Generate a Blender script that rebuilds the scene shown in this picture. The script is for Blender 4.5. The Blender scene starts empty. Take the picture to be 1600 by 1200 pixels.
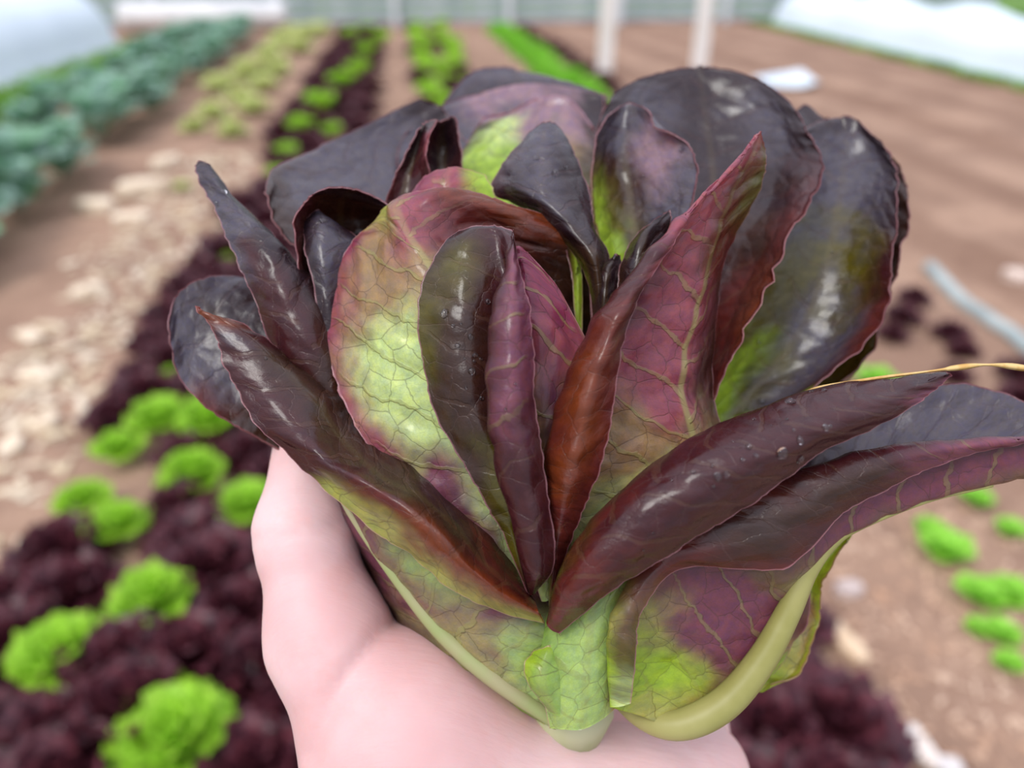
import bpy, bmesh, math, random
import numpy as np
from mathutils import Vector, Matrix, Euler, noise
from mathutils.bvhtree import BVHTree
S = bpy.context.scene
COL = S.collection

# ------------------------------------------------------------------ camera, sky, sun, exposure
F = 1232.0                      # focal length in pixels of the 1600 px wide frame
H = 1.45                        # eye height over the soil
PITCH, YAW = math.radians(29.0), math.radians(7.5)
fwd = Vector((math.sin(YAW)*math.cos(PITCH), math.cos(YAW)*math.cos(PITCH), -math.sin(PITCH)))
right = Vector((math.cos(YAW), -math.sin(YAW), 0))
up = right.cross(fwd)
CAM = Vector((0, 0, H))
cd = bpy.data.cameras.new('camera')
cam = bpy.data.objects.new('camera', cd); COL.objects.link(cam)
M3 = Matrix((right, up, -fwd)).transposed()
cam.matrix_world = Matrix.Translation(CAM) @ M3.to_4x4()
cd.sensor_width = 36; cd.lens = 36*F/1600; cd.clip_start = 0.01; cd.clip_end = 200
cd.dof.use_dof = True; cd.dof.focus_distance = 0.188; cd.dof.aperture_fstop = 6.6
S.camera = cam

w = bpy.data.worlds.new('overcast_sky'); S.world = w; w.use_nodes = True
nt = w.node_tree; bg = nt.nodes['Background']
tc = nt.nodes.new('ShaderNodeTexCoord'); sp = nt.nodes.new('ShaderNodeSeparateXYZ')
rp = nt.nodes.new('ShaderNodeValToRGB'); rp.color_ramp.elements[0].position = 0.0
rp.color_ramp.elements[0].color = (0.36, 0.39, 0.43, 1)
rp.color_ramp.elements[1].position = 1.0; rp.color_ramp.elements[1].color = (0.95, 0.97, 1.14, 1)
nt.links.new(tc.outputs['Generated'], sp.inputs[0]); nt.links.new(sp.outputs['Z'], rp.inputs[0])
nt.links.new(rp.outputs[0], bg.inputs['Color']); bg.inputs['Strength'].default_value = 1.85

sd = bpy.data.lights.new('sun', 'SUN'); sun = bpy.data.objects.new('sun', sd); COL.objects.link(sun)
sd.energy = 2.2; sd.angle = math.radians(22); sd.color = (1.0, 0.97, 0.92)
sun_from = Vector((-0.45, -0.40, 0.85))
sun.rotation_euler = (-sun_from).to_track_quat('-Z', 'Y').to_euler(); sun.location = (0, 0, 8)

S.view_settings.view_transform = 'Standard'; S.view_settings.look = 'None'
S.view_settings.gamma = 1; S.view_settings.use_curve_mapping = False
S.view_settings.exposure = -0.15

# ------------------------------------------------------------------ helpers
D0 = 0.200                      # distance of the held lettuce from the lens
def unproj(px, py, d):
    return CAM + right*((px-800)/F*d) + up*((600-py)/F*d) + fwd*d
def held(px, py, mm): return unproj(px, py, D0 + mm*0.001)
def ground(px, py, z=0.0):
    r = right*((px-800)/F) + up*((600-py)/F) + fwd
    t = (z-H)/r.z
    return CAM + r*t
def depth_of(p): return (p-CAM).dot(fwd)

def tag(o, label=None, cat=None, group=None, kind=None):
    if label: o['label'] = label
    if cat: o['category'] = cat
    if group: o['group'] = group
    if kind: o['kind'] = kind
    return o
def link(name, me, mat=None, parent=None, loc=None):
    o = bpy.data.objects.new(name, me); COL.objects.link(o)
    if mat is not None and me is not None and not me.materials: me.materials.append(mat)
    if parent is not None: o.parent = parent
    if loc is not None: o.location = loc
    return o
def empty(name, loc, rz=0):
    o = bpy.data.objects.new(name, None); COL.objects.link(o); o.location = loc
    o.rotation_euler.z = rz; o.empty_display_size = 0.02
    return o
def mesh(name, verts, faces, smooth=True):
    me = bpy.data.meshes.new(name); me.from_pydata([tuple(v) for v in verts], [], [tuple(f) for f in faces])
    if smooth: me.polygons.foreach_set('use_smooth', [True]*len(me.polygons))
    me.update(); return me
def tube(points, radii, n=8, cap=True):
    pts = [Vector(p) for p in points]; V = []; Fc = []
    prev = None
    for i, p in enumerate(pts):
        t = (pts[min(i+1, len(pts)-1)] - pts[max(i-1, 0)]).normalized()
        a = prev - t*prev.dot(t) if prev is not None else t.orthogonal()
        a.normalize(); prev = a; b = t.cross(a)
        r = radii[i] if hasattr(radii, '__len__') else radii
        for k in range(n):
            q = 2*math.pi*k/n; V.append(p + (a*math.cos(q)+b*math.sin(q))*r)
    for i in range(len(pts)-1):
        for k in range(n):
            Fc.append((i*n+k, i*n+(k+1) % n, (i+1)*n+(k+1) % n, (i+1)*n+k))
    if cap:
        Fc.append(tuple(range(n))[::-1]); Fc.append(tuple(range((len(pts)-1)*n, len(pts)*n)))
    return V, Fc
def rounded_box(sx, sy, sz, bev=0.1, seg=2):
    bm = bmesh.new(); bmesh.ops.create_cube(bm, size=1)
    for v in bm.verts: v.co = Vector((v.co.x*sx, v.co.y*sy, v.co.z*sz))
    bmesh.ops.bevel(bm, geom=bm.edges[:], offset=bev*min(sx, sy, sz), segments=seg, affect='EDGES')
    me = bpy.data.meshes.new('box'); bm.to_mesh(me); bm.free(); return me

class NT:
    def __init__(self, name):
        self.m = bpy.data.materials.new(name); self.m.use_nodes = True
        self.t = self.m.node_tree; self.t.nodes.clear()
    def n(self, typ, ins=None, **kw):
        nd = self.t.nodes.new('ShaderNode'+typ)
        for k, v in kw.items(): setattr(nd, k, v)
        for k, v in (ins or {}).items(): self.set(nd.inputs[k], v)
        return nd
    def set(self, sock, v):
        if hasattr(v, 'is_output') or isinstance(v, bpy.types.NodeSocket): self.t.links.new(v, sock)
        elif isinstance(v, bpy.types.Node): self.t.links.new(v.outputs[0], sock)
        else: sock.default_value = v
    def math(self, op, a, b=0.0, c=0.0, clamp=False):
        nd = self.n('Math', {0: a, 1: b, 2: c}, operation=op, use_clamp=clamp); return nd.outputs[0]
    def step(self, x, lo, hi, a=0.0, b=1.0):
        nd = self.n('MapRange', {0: x, 1: lo, 2: hi, 3: a, 4: b}, interpolation_type='SMOOTHSTEP'); return nd.outputs[0]
    def mix(self, f, a, b, blend='MIX'):
        nd = self.n('Mix', data_type='RGBA', blend_type=blend)
        self.set(nd.inputs[0], f); self.set(nd.inputs[6], a); self.set(nd.inputs[7], b); return nd.outputs[2]
    def noise(self, vec, scale, detail=3, rough=0.5):
        nd = self.n('TexNoise', {'Scale': scale, 'Detail': detail, 'Roughness': rough})
        if vec is not None: self.set(nd.inputs['Vector'], vec)
        return nd.outputs[0]
    def out(self, sh): self.t.links.new(sh if isinstance(sh, bpy.types.NodeSocket) else sh.outputs[0],
                                        self.n('OutputMaterial').inputs[0]); return self.m
def c4(c): return (c[0], c[1], c[2], 1.0)

def simple_mat(name, c1, c2, scale=20.0, rough=0.6, trans=0.0, bump=0.0, spec=0.4):
    """two-tone mottled surface, optionally a little translucent (thin leaves, cloth)"""
    g = NT(name); co = g.n('TexCoord').outputs['Object']
    f = g.step(g.noise(co, scale, 4), 0.35, 0.65)
    col = g.mix(f, c4(c1), c4(c2))
    p = g.n('BsdfPrincipled', {'Base Color': col, 'Roughness': rough, 'Specular IOR Level': spec})
    if bump:
        b = g.n('Bump', {'Strength': 0.6, 'Distance': bump, 'Height': g.noise(co, scale*4, 4)})
        g.set(p.inputs['Normal'], b)
    if trans:
        t = g.n('BsdfTranslucent', {'Color': col})
        return g.out(g.n('MixShader', {0: trans, 1: p.outputs[0], 2: t.outputs[0]}))
    return g.out(p)
# ------------------------------------------------------------------ ground
def ground_mat():
    g = NT('soil'); co = g.n('TexCoord').outputs['Object']
    big = g.noise(co, 1.3, 4); mid = g.noise(co, 7.0, 5, 0.6); fine = g.noise(co, 60.0, 4, 0.6)
    c = g.mix(g.step(big, 0.35, 0.65), c4((0.27, 0.165, 0.115)), c4((0.39, 0.25, 0.175)))
    c = g.mix(g.math('MULTIPLY', g.step(mid, 0.5, 0.7), 0.6), c, c4((0.20, 0.12, 0.085)))
    c = g.mix(g.math('MULTIPLY', g.step(fine, 0.55, 0.75), 0.5), c, c4((0.58, 0.43, 0.33)))
    sx = g.n('SeparateXYZ', {0: co}); x = g.math('ADD', sx.outputs[0], g.math('MULTIPLY', big, 0.25))   # raked strips of the bare right hand beds
    st = g.math('MULTIPLY', g.step(g.math('SINE', g.math('MULTIPLY', x, 6.5)), -0.3, 0.7), g.step(sx.outputs[0], 2.3, 2.9))
    c = g.mix(g.math('MULTIPLY', st, 0.55), c, c4((0.19, 0.105, 0.07)))
    p = g.n('BsdfPrincipled', {'Base Color': c, 'Roughness': 0.95, 'Specular IOR Level': 0.15})
    b = g.n('Bump', {'Strength': 0.7, 'Distance': 0.02, 'Height': g.math('ADD', mid, fine)})
    g.set(p.inputs['Normal'], b)
    return g.out(p)
def soil_height(x, y):
    h = 0.018*noise.noise(Vector((x*2.2, y*2.2, 0))) + 0.010*noise.noise(Vector((x*9, y*9, 3)))
    for bx, bw in BEDS:                                     # gently raised beds
        d = abs(x-bx)/bw
        if d < 1: h += 0.035*(0.5+0.5*math.cos(math.pi*d))
    return h - 0.03
BEDS = [(-0.65, 0.55), (0.50, 0.48), (2.2, 0.45), (-1.6, 0.4), (-3.0, 0.5), (3.9, 0.6), (5.4, 0.6)]
xs = np.concatenate([np.linspace(-9, -3, 20), np.linspace(-2.9, 2.9, 90), np.linspace(3, 11, 50)])
ys = np.concatenate([np.linspace(-1.0, 4.0, 100), np.linspace(4.1, 19.5, 90)])
V = [(x, y, soil_height(x, y)) for y in ys for x in xs]
nx = len(xs)
Fc = [(j*nx+i, j*nx+i+1, (j+1)*nx+i+1, (j+1)*nx+i) for j in range(len(ys)-1) for i in range(nx-1)]
soil = tag(link('ground', mesh('ground', V, Fc), ground_mat()), 'brown tilled soil of the market garden beds and paths', kind='structure')

grass_mat = simple_mat('grass', (0.06, 0.16, 0.015), (0.16, 0.30, 0.04), 3.0, 0.8, 0.2)
def lawn(name, x0, x1, y0, y1):
    n = 24; V = []; 
    for j in range(n+1):
        for i in range(n+1):
            x = x0+(x1-x0)*i/n; y = y0+(y1-y0)*j/n
            V.append((x, y, 0.03+0.10*noise.noise(Vector((x*0.5, y*0.5, 7)))))
    Fc = [(j*(n+1)+i, j*(n+1)+i+1, (j+1)*(n+1)+i+1, (j+1)*(n+1)+i) for j in range(n) for i in range(n)]
    return tag(link(name, mesh(name, V, Fc), grass_mat), None, kind='structure')
lawn('lawn', -40, 40, 19.5, 60); lawn('lawn', -40, -8.9, -2, 19.5); lawn('lawn', 10.9, 50, -2, 19.5)

def tufts(name, spots, hgt, mat, label, cat='grass', blades=9, wid=0.012, rng=None):
    """clumps of bent blades, one object"""
    rng = rng or random.Random(5); V = []; Fc = []
    for (x, y) in spots:
        for b in range(blades):
            a = rng.uniform(0, 6.283); l = hgt*rng.uniform(.6, 1.2); lean = rng.uniform(.2, .7)
            d = Vector((math.cos(a), math.sin(a), 0)); s = Vector((-d.y, d.x, 0))*wid*rng.uniform(.7, 1.5)
            p0 = Vector((x+rng.uniform(-.06, .06), y+rng.uniform(-.06, .06), -0.02)); k = len(V)
            for t in (0, .5, 1):
                c = p0 + d*l*lean*t*t + Vector((0, 0, l*t*(1-.3*t)))
                V += [c-s*(1-t*.9), c+s*(1-t*.9)]
            Fc += [(k, k+1, k+3, k+2), (k+2, k+3, k+5, k+4)]
    return tag(link(name, mesh(name, V, Fc), mat), label, cat, kind='stuff')

# straw and wood chips strewn on the paths: countless, one object per kind
def chips(name, n, region, size, cols, label, seed):
    rng = random.Random(seed); V = []; Fc = []
    for _ in range(n):
        x, y = region(rng); a = rng.uniform(0, 6.28); l = size*rng.uniform(.5, 1.6); wd = l*rng.uniform(.2, .5); th = wd*.3
        z = soil_height(x, y); d = Vector((math.cos(a), math.sin(a), rng.uniform(-.15, .15))); s = Vector((-d.y, d.x, rng.uniform(-.2, .2)))
        c = Vector((x, y, z+th*.6)); k = len(V); u = Vector((0, 0, 1))
        for (i, j, m) in ((-1, -1, -1), (1, -.6, -1), (1, .7, -1), (-1, 1, -1), (-.9, -.8, 1), (.9, -.5, 1), (.8, .6, 1), (-.85, .8, 1)):
            V.append(c + d*l*.5*i + s*wd*.5*j + u*th*.5*m)
        Fc += [tuple(k+q for q in f) for f in ((0, 3, 2, 1), (4, 5, 6, 7), (0, 1, 5, 4), (1, 2, 6, 5), (2, 3, 7, 6), (3, 0, 4, 7))]
    return tag(link(name, mesh(name, V, Fc, False), simple_mat(name, cols[0], cols[1], 6.0, 0.9)), label, 'mulch', kind='stuff')
chips('wood_chips', 1500, lambda r: (r.uniform(0.72, 1.7), 0.25+1.6*r.random()), 0.022, ((0.50, 0.30, 0.19), (0.62, 0.45, 0.33)),
      'tan wood chips strewn over the path right of the hand', 1)
chips('straw_mulch', 700, lambda r: (r.gauss(-1.42, .17), 1.2+5.5*r.random()**1.5), 0.06, ((0.62, 0.50, 0.33), (0.74, 0.64, 0.50)),
      'pale dry straw mulch strewn along the left path', 2)
# ------------------------------------------------------------------ far fence, tunnels, stakes
def boards():
    root = empty('board_fence', (0, 18.4, 0))
    tag(root, 'low blue grey board fence across the far end of the garden', 'fence')
    slat = rounded_box(3.0, 0.04, 0.16, .2); sm = simple_mat('fence_grey', (0.30, 0.36, 0.40), (0.44, 0.49, 0.53), 2.0, .7)
    slat.materials.append(sm)
    for i in range(-4, 5):
        for k in range(4):
            o = link('slat', slat, None, root, (i*3.02, 0.0, 0.12+k*0.2)); o.rotation_euler.x = random.Random(i*7+k).uniform(-.05, .05)
    post = rounded_box(0.13, 0.13, 1.2, .15); post.materials.append(simple_mat('post_white', (0.62, 0.66, 0.70), (0.75, 0.78, 0.80), 4, .6))
    for i in range(-4, 5): link('post', post, None, root, (i*2.4-0.05, -0.10, 0.57))
    return root
boards()
cover_mat = simple_mat('row_cover', (0.74, 0.84, 0.92), (0.78, 0.88, 0.95), 0.6, 0.75, 0.15)
def sheet_roll():
    p = ground(180, 36); V = []; n = 16; L = 4.2; m = 20
    for i in range(m+1):
        x = L*i/m; r = 0.26+0.02*noise.noise(Vector((x*3, 0, 0)))
        for k in range(n):
            a = 2*math.pi*k/n; V.append((x, r*math.cos(a), 0.25+r*math.sin(a)*(1 if math.sin(a) > 0 else .9)))
    Fc = [(i*n+k, i*n+(k+1) % n, (i+1)*n+(k+1) % n, (i+1)*n+k) for i in range(m) for k in range(n)]
    Fc += [tuple(range(n))[::-1], tuple(range(m*n, m*n+n))]
    o = link('cover_roll', mesh('cover_roll', V, Fc), simple_mat('roll', (0.62, 0.62, 0.62), (0.78, 0.77, 0.75), 1.5, .8))
    o.location = (-5.35, 17.75, 0.0); o.scale = (.75, 1, 1)
    tag(o, 'off white roll of row cover lying before the far fence at left', 'row cover')
sheet_roll()

def tunnel(name, x0, y0, y1, hw, hgt, hoop, sag, label, round_end=False):
    root = empty(name, (x0, y0, 0)); tag(root, label, 'row tunnel')
    n = 24; m = int((y1-y0)/0.12); V = []
    for j in range(m+1):
        y = (y1-y0)*j/m; ph = (y % hoop)/hoop; s = 1 - sag*math.sin(math.pi*ph)**1.0
        e = 1.0
        if round_end:
            q = max(0.0, (y-(y1-y0-hw*1.3))/(hw*1.3)); e = math.sqrt(max(0.0, 1-q*q))*0.98+0.02
        for k in range(n+1):
            a = math.pi*k/n
            wob = 0.015*noise.noise(Vector((math.cos(a)*4, y*3, 2)))
            r = 1 + wob
            V.append((-hw*e*math.cos(a)*r*(1.0 if 0 < k < n else 1.12), y, hgt*e*s*math.sin(a)**.8*r if 0 < k < n else 0.0))
    Fc = [(j*(n+1)+k, j*(n+1)+k+1, (j+1)*(n+1)+k+1, (j+1)*(n+1)+k) for j in range(m) for k in range(n)]
    if not round_end: Fc.append(tuple(range(m*(n+1), (m+1)*(n+1))))
    link('cover', mesh('cover', V, Fc), cover_mat, root)
    hm = simple_mat('hoop_wire', (.5, .5, .5), (.6, .6, .6), 5, .4)
    for q in range(int((y1-y0-hw*1.3)/hoop)+1 if round_end else int((y1-y0)/hoop)+1):
        pts = [(-hw*.985*math.cos(math.pi*k/16), q*hoop, hgt*.975*math.sin(math.pi*k/16)**.8) for k in range(17)]
        v, f = tube(pts, 0.006, 6); link('hoop', mesh('hoop', v, f), hm, root)
    return root
pl = ground(180, 74); pl0 = ground(-40, 165)
tunnel('row_tunnel', -5.55, 5.0, 15.6, 1.0, 0.98, 1.6, 0.03, 'pale blue white low row tunnel at the upper left, its rounded end by the brassicas', True)
pr = ground(1600, 132); pr2 = ground(1140, 22)
tr_ = tunnel('row_tunnel', 7.12+0.78, 4.0, 17.6, 0.78, 0.74, 2.6, 0.20, 'long pale blue white row tunnel with sagging top at the upper right')

tr_.rotation_euler.z = -0.061
wm = simple_mat('stake_paint', (0.78, 0.74, 0.68), (0.86, 0.83, 0.80), 9, .6)
def stake(px, py, wpx, label):
    p = ground(px, py); d = depth_of(p); wd = wpx*d/F
    root = empty('stake', (p.x, p.y, 0)); tag(root, label, 'stake')
    me = rounded_box(wd, wd*.6, 2.0, .12); link('shaft', me, wm, root, (0, 0, .98))
    V, Fc = tube([(0, 0, 1.98), (0, 0, 2.06)], [wd*.3, wd*.02], 4); link('pointed_tip', mesh('tip', V, Fc, False), wm, root)
stake(945, 112, 22, 'white wooden stake, the one standing nearer the head of dark lettuce beds')
stake(1092, 108, 22, 'white wooden stake, the one standing nearer the right row tunnel')

# small litter that shows singly
p = ground(1228, 122, .05); sc_ = depth_of(p)/F
def torn_film():
    V = []; n = 12
    for j in range(7):
        for i in range(n+1):
            x = (i/n-.5)*82*sc_; y = (j/6-.5)*1.0
            V.append((x, y*(.4+.6*math.sin(math.pi*(i+1)/(n+2))), .02+.13*math.exp(-((i/n-.75)**2)*20)*(1-abs(j-3)/4)+.02*noise.noise(Vector((i, j, 0)))))
    Fc = [(j*(n+1)+i, j*(n+1)+i+1, (j+1)*(n+1)+i+1, (j+1)*(n+1)+i) for j in range(6) for i in range(n)]
    o = link('plastic_sheet', mesh('film', V, Fc), cover_mat, None, (p.x, p.y, 0))
    md = o.modifiers.new('thick', 'SOLIDIFY'); md.thickness = .004
    tag(o, 'small crumpled pale plastic sheet lying on the bare soil at the upper right', 'plastic')
torn_film()
def hose():
    pts = []
    for i in range(15):
        t = i/14; q = ground(1455+220*t, 405+190*t+6*math.sin(t*5), .03); pts.append((q.x, q.y, soil_height(q.x, q.y)+.022))
    r = 11*depth_of(Vector(pts[4]))/F
    V, Fc = tube(pts, r, 10); tag(link('irrigation_pipe', mesh('pipe', V, Fc), simple_mat('pipe', (.30, .36, .36), (.42, .48, .47), 8, .5)),
        'grey green irrigation pipe lying on the soil at the right edge', 'pipe')
hose()
def lump(name, px, py, lx, ly, ang, cols, label, cat):
    p = ground(px, py, .01); s = depth_of(p)/F
    bm = bmesh.new(); bmesh.ops.create_icosphere(bm, subdivisions=2, radius=.5)
    for v in bm.verts:
        q = v.co*1.0; k = 1+.25*noise.noise(q*3+Vector((px, py, 0)))
        v.co = Vector((max(-.42, min(.42, q.x))*lx*s*k, max(-.36, min(.36, q.y))*ly*s*k, max(-.2, min(.3, q.z))*min(lx, ly)*s*.8))
    me = bpy.data.meshes.new(name); bm.to_mesh(me); bm.free()
    o = link(name, me, simple_mat(name, cols[0], cols[1], 30, .85), None, (p.x, p.y, soil_height(p.x, p.y)+.2*min(lx, ly)*s*.8))
    o.rotation_euler.z = ang; tag(o, label, cat)
lump('wood_chip', 1440, 1150, 45, 105, .1, ((.66, .56, .48), (.80, .72, .66)), 'large bleached wood chip at the bottom right of the path', 'wood chip')
lump('wood_chip', 1322, 985, 40, 130, .15, ((.62, .44, .28), (.72, .55, .38)), 'long tan wood sliver on the path beside the lime leaf edge', 'wood chip')
lump('stone', 1490, 1182, 50, 45, 0, ((.58, .54, .52), (.7, .66, .64)), 'pale grey stone beside the bleached wood chip', 'stone')
lump('stone', 1330, 905, 50, 40, 0, ((.45, .36, .33), (.56, .47, .44)), 'greyish pink stone on the path right of the lettuce', 'stone')
lump('stone', 400, 1140, 62, 42, .4, ((.60, .50, .44), (.72, .64, .58)), 'pale stone on the soil at the left of the wrist', 'stone')
lump('stone', 1590, 425, 40, 50, 0, ((.62, .48, .40), (.7, .58, .5)), 'pinkish clod at the right edge above the pipe', 'stone')
for i, (px, py, s) in enumerate(((60, 590, 50), (140, 455, 46), (70, 650, 44), (35, 840, 44), (150, 320, 60), (225, 300, 70), (260, 255, 46), (15, 690, 50), (50, 535, 44), (205, 345, 52))):
    lump('straw_clump', px, py, s*1.3, s*.8, i*.7, ((.66, .52, .36), (.78, .68, .54)), None, None)
    o = COL.objects[-1]; tag(o, 'small pale clump of dry straw on the bare left path', 'straw', 'straw clumps on the left path')

# ------------------------------------------------------------------ crops in the beds
def leaf_sheet(L, W, curl, frill, seed, nu=7, nv=8, cup=0.3, lobes=0):
    """one salad leaf growing along +Y from the origin, rising, frilled at the margin"""
    rng = random.Random(seed); V = []; ph = rng.uniform(0, 6)
    for j in range(nv):
        t = j/(nv-1); wd = W*(0.18+0.82*math.sin(min(1, t*1.15)*math.pi*.56)**1.2)*(1 if t < .85 else 1-(t-.85)*2.2)
        a = curl*t
        y = L*t*math.cos(a*.6); z = L*t*math.sin(.9-a)*.5
        for i in range(nu):
            u = i/(nu-1)*2-1; e = abs(u)**2
            fr = frill*e*math.sin(t*17+ph+u*2)*W + frill*.6*W*(t**3)*math.sin(u*8+ph)
            V.append((u*wd*.5, y+fr*.3, z+cup*wd*e*.5+fr))
    Fc = [(j*nu+i, j*nu+i+1, (j+1)*nu+i+1, (j+1)*nu+i) for j in range(nv-1) for i in range(nu-1)]
    return V, Fc
def rosette_plan(rings, seed):
    rng = random.Random(seed); out = []
    for (n, tilt, scale, z) in rings:
        o = rng.uniform(0, 6.28)
        for k in range(n):
            out.append((o+6.283*k/n+rng.uniform(-.2, .2), tilt+rng.uniform(-.12, .12), scale*rng.uniform(.88, 1.1), z))
    return out
LET_RINGS = [(9, .10, 1.0, .01), (8, .55, .92, .02), (7, .95, .8, .03), (5, 1.3, .62, .04)]
lime_mat = simple_mat('lime_leaf', (0.25, 0.54, 0.012), (0.50, 0.80, 0.08), 14.0, 0.5, 0.35)
redm = simple_mat('red_leaf', (0.035, 0.008, 0.016), (0.15, 0.036, 0.048), 14.0, 0.36, 0.2)
yel_mat = simple_mat('yellow_leaf', (0.50, 0.60, 0.16), (0.76, 0.76, 0.42), 9.0, 0.6, 0.3)
blue_mat = simple_mat('brassica_leaf', (0.12, 0.30, 0.14), (0.40, 0.56, 0.50), 5.0, 0.6, 0.2)
seed_mat = simple_mat('seedling_leaf', (0.20, 0.54, 0.02), (0.40, 0.74, 0.10), 12.0, 0.5, 0.3)
weed_mat = simple_mat('weed', (0.10, 0.28, 0.015), (0.22, 0.42, 0.04), 4.0, 0.7, 0.25)

def leafset(name, mat, *args, n=3, **kw):
    out = []
    for s in range(n):
        v, f = leaf_sheet(*args, seed=s*13+1, **kw); me = mesh(name, v, f); me.materials.append(mat); out.append(me)
    return out
lime_leaves = leafset('lime_leaf', lime_mat, .5, .42, .5, .13)
def head_parts(root, leaves, rings, size, seed):
    for q, (az, tilt, s, z) in enumerate(rosette_plan(rings, seed)):
        o = link('leaf', leaves[q % len(leaves)], None, root, (0, 0, z*size))
        o.rotation_euler = Euler((tilt, 0, az), 'XYZ'); o.scale = (s*size, s*size, s*size)
def head_mesh(name, rings, seed, mat, *args, **kw):
    V = []; Fc = []
    for q, (az, tilt, s, z) in enumerate(rosette_plan(rings, seed)):
        v, f = leaf_sheet(*args, seed=seed*31+q, **kw)
        M = Matrix.Translation((0, 0, z)) @ Euler((tilt, 0, az), 'XYZ').to_matrix().to_4x4() @ Matrix.Scale(s, 4)
        k = len(V); V += [M @ Vector(p) for p in v]; Fc += [tuple(i+k for i in ff) for ff in f]
    me = mesh(name, V, Fc); me.materials.append(mat); return me

lime_spots = [
 (240, 945, 125, 'lime green frilly lettuce head in the red bed left of the palm'),
 (97, 1025, 140, 'lime green frilly lettuce head nearest the lower left edge'),
 (270, 1160, 180, 'large lime green lettuce head at the bottom left below the others'),
 (388, 790, 96, 'lime green lettuce head partly hidden behind the thumb'),
 (300, 745, 105, 'lime green lettuce head just below the close cluster of three, nearest the thumb side'),
 (187, 815, 92, 'lime green lettuce head at the lower end of the left pair by the path'),
 (125, 772, 82, 'lime green lettuce head at the path edge, upper of the left pair'),
 (182, 690, 76, 'lime green lettuce head at the path end of the close cluster'),
 (248, 652, 92, 'lime green lettuce head in the middle of the close cluster'),
 (325, 662, 100, 'lime green lettuce head of the close cluster, beneath the dark rounded leaf'),
 (264, 575, 30, 'small lime lettuce by the outer dark leaf on the left'),
 (358, 400, 34, 'small lime lettuce peeking out between the two pointed leaves at left'),
 (500, 172, 78, 'lime lettuce head in the far part of the left bed, nearest the dark leaves'),
 (470, 205, 60, 'lime lettuce head at the path edge of the far left bed'),
 (448, 240, 50, 'lime lettuce head just above the left back leaf of the held lettuce'),
 (518, 212, 44, 'small lime lettuce behind the upper left edge of the held lettuce'),
 (572, 88, 74, 'lime lettuce head before the far end of the left bed'),
 (575, 52, 58, 'lime lettuce head at the very far end of the left bed'),
 (560, 118, 62, 'lime lettuce head of the far left bed, right of the row middle'),
 (596, 66, 54, 'lime lettuce head on the path side of the far left bed'),
 (548, 60, 50, 'lime lettuce head on the left side of the far left bed'),
 (535, 140, 58, 'lime lettuce head midway up the far left bed'),
 (430, 275, 46, 'lime lettuce head just above the upturned leaf tip at left'),
 (690, 118, 74, 'lime lettuce head of the second bed just above the held lettuce'),
 (672, 78, 56, 'lime lettuce head on the left of the second bed, farther up'),
 (708, 70, 56, 'lime lettuce head on the right of the second bed, farther up'),
 (690, 42, 50, 'lime lettuce head at the far end of the second bed'),
]
taken = []
def put_head(px, py, wpx, zc=.07):
    p = ground(px, py, zc); d = depth_of(p); return p, wpx*d/F
for i, (px, py, wpx, lab) in enumerate(lime_spots):
    p, size = put_head(px, py, wpx); size = min(size, .42)
    r = empty('lime_lettuce', (p.x, p.y, soil_height(p.x, p.y)+.045), i*1.3)
    tag(r, lab, 'lettuce', 'lime lettuces in the beds'); head_parts(r, lime_leaves, LET_RINGS if i < 12 else LET_RINGS[1:], size*1.12, i+3)
    taken.append((p.x, p.y, size*.355))

far_lime = [head_mesh('far_lime_head', LET_RINGS[1:], s+20, lime_mat, .5, .42, .5, .13, nu=5, nv=6) for s in range(2)]
r3 = random.Random(8)
for y in np.arange(7.0, 17.5, .42):
    for x in (.30, .54, .78):
        if r3.random() < .22: continue
        xx, yy = x+r3.uniform(-.05, .05), y+r3.uniform(-.08, .08)
        if any((xx-a)**2+(yy-b)**2 < (r+.14)**2 for a, b, r in taken): continue
        o = link('lime_lettuce', far_lime[0], None, None, (xx, yy, soil_height(xx, yy))); sz = r3.uniform(.34, .44); o.scale = (sz,)*3; o.rotation_euler.z = r3.uniform(0, 6)
        tag(o, 'lime lettuce of the close planting in the far second bed', 'lettuce', 'far lime lettuces of the second bed'); taken.append((xx, yy, sz*.4))
red_heads = [head_mesh('red_head', LET_RINGS, s+50, redm, .5, .40, .55, .15, nu=6, nv=6) for s in range(4)]
rng = random.Random(12)
def fill_bed(x0, x1, y0, y1, step, meshes, name, label, cat, group, size, jitter=.25):
    n = 0; y = y0; row = 0
    while y < y1:
        x = x0 + (step*.5 if row % 2 else 0)
        while x <= x1:
            xx = x+rng.uniform(-1, 1)*step*jitter*.5; yy = y+rng.uniform(-1, 1)*step*jitter*.5
            if all((xx-a)**2+(yy-b)**2 > (r+.05)**2 for a, b, r in taken):
                o = link(name, meshes[n % len(meshes)], None, None, (xx, yy, soil_height(xx, yy)+.0))
                s = size*rng.uniform(.85, 1.15); o.scale = (s, s, s*rng.uniform(.9, 1.1)); o.rotation_euler.z = rng.uniform(0, 6.28)
                tag(o, label, cat, group); n += 1
            x += step
        y += step*.87*(1 if y < 4 else 1.5); row += 1
    return n
RA = ('red_lettuce', 'dark red lettuce among the lime heads in the left bed', 'lettuce', 'dark red lettuces of the left bed')
fill_bed(-1.06, -.30, .45, 4.0, .168, red_heads, *RA, .29)
fill_bed(-1.0, -.28, 4.1, 17.0, .30, red_heads, *RA, .40)
RB = ('red_lettuce', 'dark red lettuce in the second bed, right of the hand and beyond', 'lettuce', 'dark red lettuces of the second bed')
fill_bed(.22, .84, .55, 2.6, .17, red_heads, *RB, .29)
fill_bed(.22, .82, 6.5, 17.2, .36, red_heads, *RB, .38)
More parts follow.
